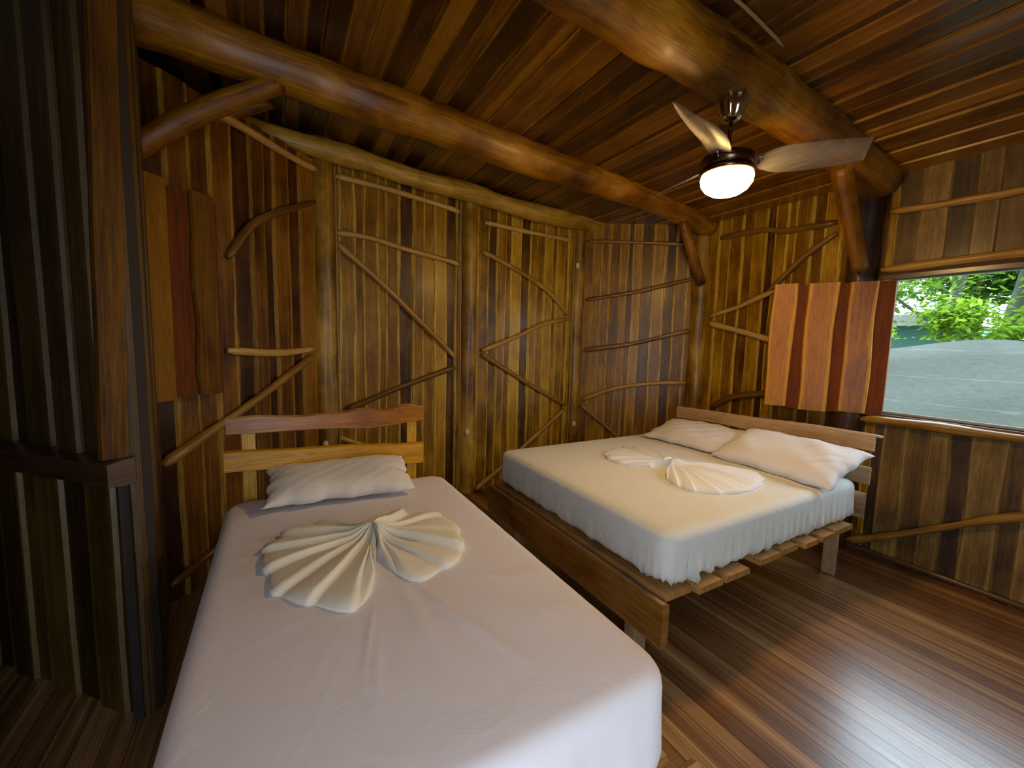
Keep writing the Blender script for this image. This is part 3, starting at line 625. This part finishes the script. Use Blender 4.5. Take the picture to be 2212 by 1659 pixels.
for x in (-.15, .79): bp('leg', b1, lambda bm: slab(bm, (x-.04, .62, 0), (x+.04, .70, .430), (.5, .5, .3), 893), 'paletan')
g1, g2 = Wob(41, .012, 14, 5), Wob(42, .006, 40, 4)
def wr1(s, q, f):
    a = g1(s*6.28)+g2(s*6.28)*.5
    if q == 2: a += .035*f
    return a
def tw1(X, Y):
    return (crease(X, Y, .36, 1.30, .52, .85, .010, 0.0126)+crease(X, Y, .30, 1.25, .40, .95, .02, 0.0072)+crease(X, Y, .19, 1.18, .20, .90, .008, 0.0090)+crease(X, Y, .09, 1.15, .08, .95, .01, .002)
            + crease(X, Y, .50, 1.02, .86, .93, .03, 0.0072)+crease(X, Y, .55, 1.22, .86, 1.14, .02, 0.0054)+crease(X, Y, .44, 1.12, .50, 1.0, .006, .003)
            + .003*sin(5*X+3*Y)*sin(4*Y)+.0012*sin(45*Y+6*X)*math.exp(-((X-.85)/.12)**2)-.02*max(0, .85-Y)**2*3)
bm = newbm(); cloth_box(bm, -.235, .862, .625, 2.375, .690, .455, cr=.10, er=.048, seed=9, wr=wr1, dome=.006, n=320, topwr=tw1, hem=.012, flare=.01)
tag(obj('mattress', bm, M['sheet_pink'], smooth=True), 'narrow mattress in a pale sheet on the single bed in front', 'mattress')

# ------------------------------------------------------------------ pillows
def pillow(lab, mat, c, ax, tilt, a, b_, h, seed, wk_=.004):
    """a = half length along ax, b_ = half depth, h = thickness; the back edge is raised by tilt"""
    bm = newbm(); ax = Vector(ax).normalized(); ay = Vector((-ax.y, ax.x, 0)); ay = (ay*cos(tilt)+ZU*sin(tilt)).normalized(); an = ax.cross(ay)
    n1, n2 = 40, 28; w1, w2, w3, w4 = Wob(seed, .008, 2, 3), Wob(seed+1, .007, 2.4, 3), Wob(seed+2, .010, 3, 3), Wob(seed+3, wk_, 7, 3)
    def pt(u, v, sgn):
        e = (1-abs(u)**3.2)**.55*(1-abs(v)**3.2)**.55 if abs(u) < 1 and abs(v) < 1 else 0
        x = a*u*(1-.05*(1-v*v)*abs(u)); y = b_*v*(1-.07*(1-u*u)*abs(v))
        x += w1(v*3)*abs(u); y += w2(u*4)*abs(v)
        z = sgn*h*.5*e*(1+.10*sin(3*u+seed))+w3(u*1.6+v*1.1)*e*.7+.003*sin(7*u+3*v)*(1-e)+w4(u*2.4-v*1.7)*e
        if sgn < 0: z *= .55
        return Vector(c)+ax*x+ay*y+an*(z+.0)
    G = {}
    for s_ in (1, -1):
        for i in range(n1+1):
            for j in range(n2+1):
                u, v = -1+2*i/n1, -1+2*j/n2; u = sin(u*pi/2)*.5+u*.5; v = sin(v*pi/2)*.5+v*.5
                if s_ < 0 and (i in (0, n1) or j in (0, n2)): G[s_, i, j] = G[1, i, j]; continue
                G[s_, i, j] = bm.verts.new(pt(u, v, s_))
    for s_ in (1, -1):
        for i in range(n1):
            for j in range(n2): face(bm, [G[s_, i, j], G[s_, i+1, j], G[s_, i+1, j+1], G[s_, i, j+1]], [(0, 0)]*4, [(0, 0)]*4, (.5, .5, 0))
    return tag(obj('pillow', bm, M[mat], smooth=True), lab, 'pillow')
pillow('cream pillow on the single bed, in front of its two-rail headboard', 'pillow_cream', (.275, 2.235, .775), (1, -.06, 0), radians(16), .345, .165, .14, 5, .0018)
pillow('white pillow at the far side of the double bed, toward the corner', 'pillow_white', (2.99, 2.18, .775), (.04, -1, 0), radians(16), .385, .215, .13, 8)
pillow('plump white pillow on the near side of the double bed, below the shutter', 'pillow_white', (2.94, 1.475, .790), (-.07, -1, 0), radians(20), .40, .235, .19, 11)

# ------------------------------------------------------------------ cloths gathered into bow shapes
def bow(lab, mat, pinch, zb, fans, seed, hp=.06):
    """fans: closed outlines; every point of an outline is joined to the pinch by a pleated surface"""
    bm = newbm(); px, py = pinch
    for fi, (outl, npl, hgt) in enumerate(fans):
        pts = [Vector((x, y, 0)) for x, y in outl]; L = [0]
        for a, b_ in zip(pts, pts[1:]): L.append(L[-1]+(b_-a).length)
        n, rn = npl*14, 26
        def at(s):
            s *= L[-1]
            for k in range(len(pts)-1):
                if s <= L[k+1]+1e-9 or k == len(pts)-2:
                    f = (s-L[k])/(L[k+1]-L[k]); p0 = pts[max(k-1, 0)]; p1 = pts[k]; p2 = pts[k+1]; p3 = pts[min(k+2, len(pts)-1)]
                    return .5*((2*p1)+(-p0+p2)*f+(2*p0-5*p1+4*p2-p3)*f*f+(-p0+3*p1-3*p2+p3)*f**3)
        r_ = random.Random(seed+fi); ph = Wob(seed+fi*3, .30, 9, 4); am = [r_.uniform(.55, 1.15) for _ in range(npl+2)]
        C0 = Vector((px, py, 0)); top, bot = [], []
        for i in range(n+1):
            s = i/n; e = at(s); ct, cb = [], []
            d = e-C0; R = d.length; side = Vector((-d.y, d.x, 0)).normalized()
            for k in range(rn+1):
                f = k/rn; ss = s+ph(s*5)*.02*f; w = ss*npl; fw = w-math.floor(w); wv = (fw/.82)**.65 if fw < .82 else ((1-fw)/.18)**1.2; a_ = am[int(min(npl, max(0, w)))]
                hump = hp*math.exp(-(f*R/.07)**2)
                body = hgt*a_*wv*min(1, f*3.0)*(1-.30*f)+.006+hump+.010*sin(pi*f)
                if f > .93: body = body*(.55+.45*(1-(f-.93)/.07))
                edge = min(1, s*n/4, (1-s)*n/4); body = body*edge+.006
                p = C0+d*(f*(1+.035*(wv-.5)))+side*(.012*sin(f*5+w*2)*f)
                p = p+Vector((r_.uniform(-1, 1), r_.uniform(-1, 1), 0))*.0008
                ct.append(bm.verts.new((p.x, p.y, zb+body))); cb.append(bm.verts.new((p.x, p.y, zb+.001)))
            top.append(ct); bot.append(cb)
        for i in range(n):
            for k in range(rn):
                face(bm, [top[i][k], top[i+1][k], top[i+1][k+1], top[i][k+1]], [(0, 0)]*4, [(0, 0)]*4, (.5, .5, 0))
                face(bm, [bot[i][k], bot[i][k+1], bot[i+1][k+1], bot[i+1][k]], [(0, 0)]*4, [(0, 0)]*4, (.5, .5, 0))
            face(bm, [top[i][rn], top[i+1][rn], bot[i+1][rn], bot[i][rn]], [(0, 0)]*4, [(0, 0)]*4, (.5, .5, 0))
        for i in (0, n):
            for k in range(rn): face(bm, [top[i][k], top[i][k+1], bot[i][k+1], bot[i][k]], [(0, 0)]*4, [(0, 0)]*4, (.5, .5, 0))
    return tag(obj('folded_cloth', bm, M[mat], smooth=True), lab, 'folded cloth')
bow('cream cloth gathered into a bow on the single bed', 'towel_cream', (.318, 1.665), .690,
    [([(.23, 1.83), (.14, 1.90), (.04, 1.88), (-.02, 1.82), (-.07, 1.70), (-.055, 1.56), (-.04, 1.44), (.01, 1.37), (.09, 1.29), (.185, 1.225), (.25, 1.36), (.295, 1.52)], 9, .034),
     ([(.40, 1.82), (.44, 1.87), (.53, 1.82), (.63, 1.76), (.655, 1.60), (.61, 1.43), (.55, 1.35), (.47, 1.31), (.395, 1.285), (.35, 1.36), (.325, 1.52)], 7, .034)], 21)
bow('white cloth gathered into a bow on the double bed', 'towel_white', (2.28, 1.83), .695,
    [([(2.44, 2.13), (2.43, 2.26), (2.32, 2.32), (2.18, 2.30), (2.05, 2.24), (1.99, 2.12), (2.02, 1.98), (2.13, 1.86)], 10, .030),
     ([(2.10, 1.72), (1.99, 1.62), (1.97, 1.50), (2.02, 1.40), (2.12, 1.34), (2.26, 1.31), (2.43, 1.33), (2.58, 1.40), (2.65, 1.49), (2.62, 1.60), (2.52, 1.70)], 11, .030)], 33, hp=.05)

# ------------------------------------------------------------------ ceiling fan with light
FX, FY = 1.985, 1.38
fan = thing('ceiling_fan', 'small ceiling fan with a glowing glass dome light hanging under the thick beam', 'ceiling fan', (FX, FY, 2.72))
def fp(name, prof, mat, **kw):
    bm = newbm(); lathe(bm, [(r_, z-2.72) for r_, z in prof], **kw); return obj(name, bm, M[mat], fan, True)
fp('canopy', [(.072, 2.735), (.072, 2.70), (.066, 2.67), (.052, 2.635), (.035, 2.612), (.014, 2.605)], 'chrome', lobes=7, la=.06, seg=56)
fp('downrod', [(.009, 2.615), (.009, 2.46)], 'bronze', seg=12)
fp('motor_housing', [(.02, 2.475), (.035, 2.465), (.085, 2.455), (.125, 2.435), (.130, 2.41), (.118, 2.385), (.09, 2.375)], 'bronze')
fp('light_collar', [(.10, 2.385), (.128, 2.378), (.132, 2.362), (.122, 2.355), (.10, 2.355)], 'bronze')
fp('lamp_shade', [(.118, 2.356), (.122, 2.34), (.118, 2.315), (.100, 2.288), (.070, 2.268), (.035, 2.257), (.005, 2.254)], 'dome')
for k in range(3):
    a = radians(-43+120*k); dx, dy = cos(a), sin(a)
    bm = newbm(); rows = []
    for i in range(15):
        f = i/14; rr = .10+f*.50; w = .026+.050*max(0, sin(pi*min(.97, f*.9+.06)))**.8; sw = .02*sin(pi*f)
        row = []
        for q in (-1, 0, 1):
            for zz in (0, .004): row.append(bm.verts.new((dx*rr-dy*(q*w+sw), dy*rr+dx*(q*w+sw), -.305-q*.034*min(1, f*4)+zz+.008*(1-q*q)+.02*f)))
        rows.append([row[0], row[2], row[4], row[5], row[3], row[1]])
    for r1_, r2_ in zip(rows, rows[1:]):
        for j in range(6): face(bm, [r1_[j], r1_[(j+1) % 6], r2_[(j+1) % 6], r2_[j]], [(0, 0)]*4, [(0, 0)]*4, (.5, .5, 0))
    face(bm, rows[0], [(0, 0)]*6, [(0, 0)]*6, (.5, .5, 0)); face(bm, rows[-1], [(0, 0)]*6, [(0, 0)]*6, (.5, .5, 0))
    bl = obj('fan_blade', bm, M['acrylic'], fan, True); bl['label'] = 'clear acrylic blade'
    bm = newbm(); cc = Vector((dx*.13, dy*.13, -.305)); pts = []
    for i in range(13): t_ = i/12*2.2*pi; pts.append(cc+Vector((dx, dy, 0))*(.028*cos(t_)*(1-i/26))+ZU*(.026*sin(t_)*(1-i/26)))
    log(bm, pts, .004, .003, 60+k, 8, knob=0); obj('scroll_ornament', bm, M['chrome'], fan, True)

# ------------------------------------------------------------------ outside the window
def leaf_cloud(name, mat, centers, count, size, seed, parent=None, droop=.3):
    bm = newbm(); r = random.Random(seed)
    for i in range(count):
        c, R = r.choice(centers); R = Vector(R) if hasattr(R, '__len__') else Vector((R, R, R))
        v = Vector((r.gauss(0, .5)*R.x, r.gauss(0, .5)*R.y, r.gauss(0, .5)*R.z)); p = Vector(c)+v; s = size*r.uniform(.5, 1.3)
        d = Vector((r.uniform(-1, 1), r.uniform(-1, 1), r.uniform(-1, .3)*droop*2)).normalized(); x = d.cross(Vector((r.uniform(-.6, .6), r.uniform(-.6, .6), 1))).normalized()
        tone = (min(1, max(0, r.gauss(.5+.25*v.z/max(R.z, .1), .25))), 0, 0)
        q = [p, p+d*s*.35+x*s*.22, p+d*s*.75+x*s*.16, p+d*s, p+d*s*.75-x*s*.16, p+d*s*.35-x*s*.22]
        face(bm, [bm.verts.new(a) for a in q], [(0, 0)]*6, [(0, 0)]*6, tone)
    return obj(name, bm, mat, parent, recalc=False)
bm = newbm(); v = [bm.verts.new(p) for p in ((4.1, -14, -.6), (40, -14, -.6), (40, 24, -.6), (4.1, 24, -.6))]; face(bm, v, [(0, 0)]*4, [(0, 0)]*4, (.5, .5, 0))
struct(obj('floor_outside_lawn', bm, M['grass']))
FENX = 6.6
fe = thing('shade_net_fence', 'fence of grey-green shade netting outside the window', 'fence', (FENX, 1.5, -.6))
ftop = wavy([(-6, 1.30), (.3, 1.46), (1.35, 1.66), (2.6, 1.50), (4, 1.46), (8, 1.40)])
bm = newbm(); cols = []
wz, wx_ = Wob(77, .03, 3, 4), Wob(78, .03, 4, 5)
for i in range(71):
    y = -6+i*.2; col = []
    for j in range(13):
        z = -.6+(ftop(y)+.6)*j/12; x = FENX+wx_(y+j*.2)*.6+.02*sin(j*1.7+y*2); col.append((bm.verts.new((x-FENX, y-1.5, z+.6)), bm.verts.new((x+.012-FENX, y-1.5, z+.6))))
    cols.append(col)
for a, b_ in zip(cols, cols[1:]):
    for j in range(12):
        for s_ in (0, 1): face(bm, [a[j][s_], b_[j][s_], b_[j+1][s_], a[j+1][s_]], [(0, 0)]*4, [(0, 0)]*4, (.5, .5, 0))
    face(bm, [a[12][0], b_[12][0], b_[12][1], a[12][1]], [(0, 0)]*4, [(0, 0)]*4, (.5, .5, 0))
obj('netting', bm, M['net'], fe, True)
for y in (-1.2, 1.35, 4.0):
    bm = newbm(); log(bm, [(0.06, y-1.5, 0), (.06, y-1.5, ftop(y)+.58)], .035, .03, 79, 8); obj('fence_post', bm, M['bark'], fe, True)
GT = 'trees beyond the net fence'
def tree(lab, base, pts, r0, r1, clouds, n, size, seed, leaf='leaf', bark='bark', branches=()):
    t_ = thing('tree', lab, 'tree', base, GT); bm = newbm(); log(bm, [Vector(p)-Vector(base) for p in pts], r0, r1, seed, 10, wander=.03)
    for b_ in branches: log(bm, [Vector(p)-Vector(base) for p in b_], r1*.6, r1*.2, seed+1, 6, wander=.02)
    obj('trunk', bm, M[bark], t_, True)
    leaf_cloud('foliage', M[leaf], [(Vector(c)-Vector(base), R) for c, R in clouds], n, size, seed, t_)
TREES = True
if TREES:
    tree('slender leaning tree with a thin pale trunk', (9.0, 2.50, -.6), [(9.0, 2.50, -.6), (9.0, 2.36, 1.6), (9.05, 2.15, 4.0)], .06, .05,
         [((8.6, 3.0, 2.75), (.5, 1.1, .5)), ((8.4, 3.4, 2.3), (.4, .5, .3)), ((8.3, 2.6, 3.2), (.5, 1.1, .4)), ((8.2, 2.05, 2.0), (.3, .35, .25))], 5200, .105, 91, branches=[[(9, 2.4, 1.8), (8.6, 2.9, 2.4), (8.2, 3.3, 2.8)]])
    tree('thick grey leaning tree at the right of the window', (9.6, 2.05, -.6), [(9.6, 2.05, -.6), (9.6, 1.85, 1.8), (9.65, 1.45, 4.2)], .14, .11,
         [((9.2, .9, 2.3), (.6, .7, .7)), ((9.3, 1.2, 3.3), (.7, 1.0, .5))], 5000, .12, 92)
    tree('dense deep green tree filling the gap behind', (13, 3.0, -.6), [(13, 3.0, -.6), (13, 3.1, 5)], .2, .1,
         [((12, 4.3, 3.9), (1.2, 2.4, .9)), ((13.5, .9, 3.2), (1.2, 1.6, 1.2)), ((12.5, 1.1, 2.2), (.8, 1.2, .6)), ((11.2, 3.2, 3.7), (.8, 1.6, .5)), ((10.8, 2.3, 2.9), (.5, 1.2, .6))], 11000, .20, 93, leaf='leafdk')
    tree('bushy tree with bare twigs at the left of the window', (7.6, 3.6, -.6), [(7.6, 3.5, -.6), (7.55, 3.25, 1.5), (7.5, 3.05, 2.7)], .03, .02,
         [((7.6, 3.35, 2.6), (.5, .45, .35)), ((7.5, 2.75, 1.75), (.2, .28, .22)), ((7.5, 3.25, 1.7), (.15, .2, .2))], 2600, .07, 94,
         branches=[[(7.55, 3.3, 1.4), (7.3, 3.0, 1.0), (7.2, 2.7, .5)], [(7.55, 3.2, 1.7), (7.3, 2.85, 1.5), (7.2, 2.6, 1.1)]])
    bs = leaf_cloud('shrub', M['leaf'], [((9.0, 1.5, 1.75), (.4, .7, .3))], 900, .15, 95); tag(bs, 'bright yellow-green shrub behind the fence at lower right', 'shrub')
    pr = thing('palm_tree', 'palm with drooping feathery fronds at upper right of the window', 'palm', (11, 1.6, -.6))
    bm = newbm(); log(bm, [(0, 0, 0), (.1, .1, 4.9)], .12, .10, 96, 10); obj('trunk', bm, M['bark'], pr, True)
    rr_ = random.Random(97)
    for k in range(9):
        a = k*2*pi/9+.3; bm = newbm(); pl = []
        for i in range(12): f = i/11; pl.append(Vector((cos(a)*2.0*f, .1+sin(a)*2.0*f, 4.9+.5*f-1.9*f*f)))
        log(bm, pl, .015, .006, 98+k, 5, knob=0)
        for i in range(44):
            f = .1+.9*i/44; q = f*11; j = min(10, int(q)); p = pl[j].lerp(pl[j+1], q-j); d = (pl[j+1]-pl[j]).normalized(); sd = Vector((-sin(a), cos(a), 0))
            for s_ in (1, -1):
                tip = p+sd*s_*.35+d*.25-ZU*.42; w_ = d*.022; tone = (rr_.uniform(.2, .9), 0, 0)
                face(bm, [bm.verts.new(x_) for x_ in (p-w_, p+w_, tip)], [(0, 0)]*3, [(0, 0)]*3, tone)
        obj('frond', bm, M['palm'], pr, recalc=False)
ho = thing('neighbouring_house', 'low house with a pale metal roof and teal wall behind the trees', 'house', (14, 4.6, -.6))
bm = newbm(); slab(bm, (-1, -1.3, 0), (3, 3.6, 2.75)); obj('wall', bm, M['teal'], ho)
bm = newbm(); v = [bm.verts.new(p) for p in ((-1.6, -1.8, 2.7), (-1.6, 4.2, 2.7), (1.6, 4.2, 3.9), (1.6, -1.8, 3.9), (-1.6, -1.8, 2.95), (-1.6, 4.2, 2.95), (1.6, 4.2, 4.15), (1.6, -1.8, 4.15))]
for f in ((0, 1, 2, 3), (4, 5, 6, 7), (0, 1, 5, 4), (1, 2, 6, 5), (2, 3, 7, 6), (3, 0, 4, 7)): face(bm, [v[i] for i in f], [(0, 0)]*4, [(0, 0)]*4, (.5, .5, 0))
obj('roof', bm, M['roof'], ho)
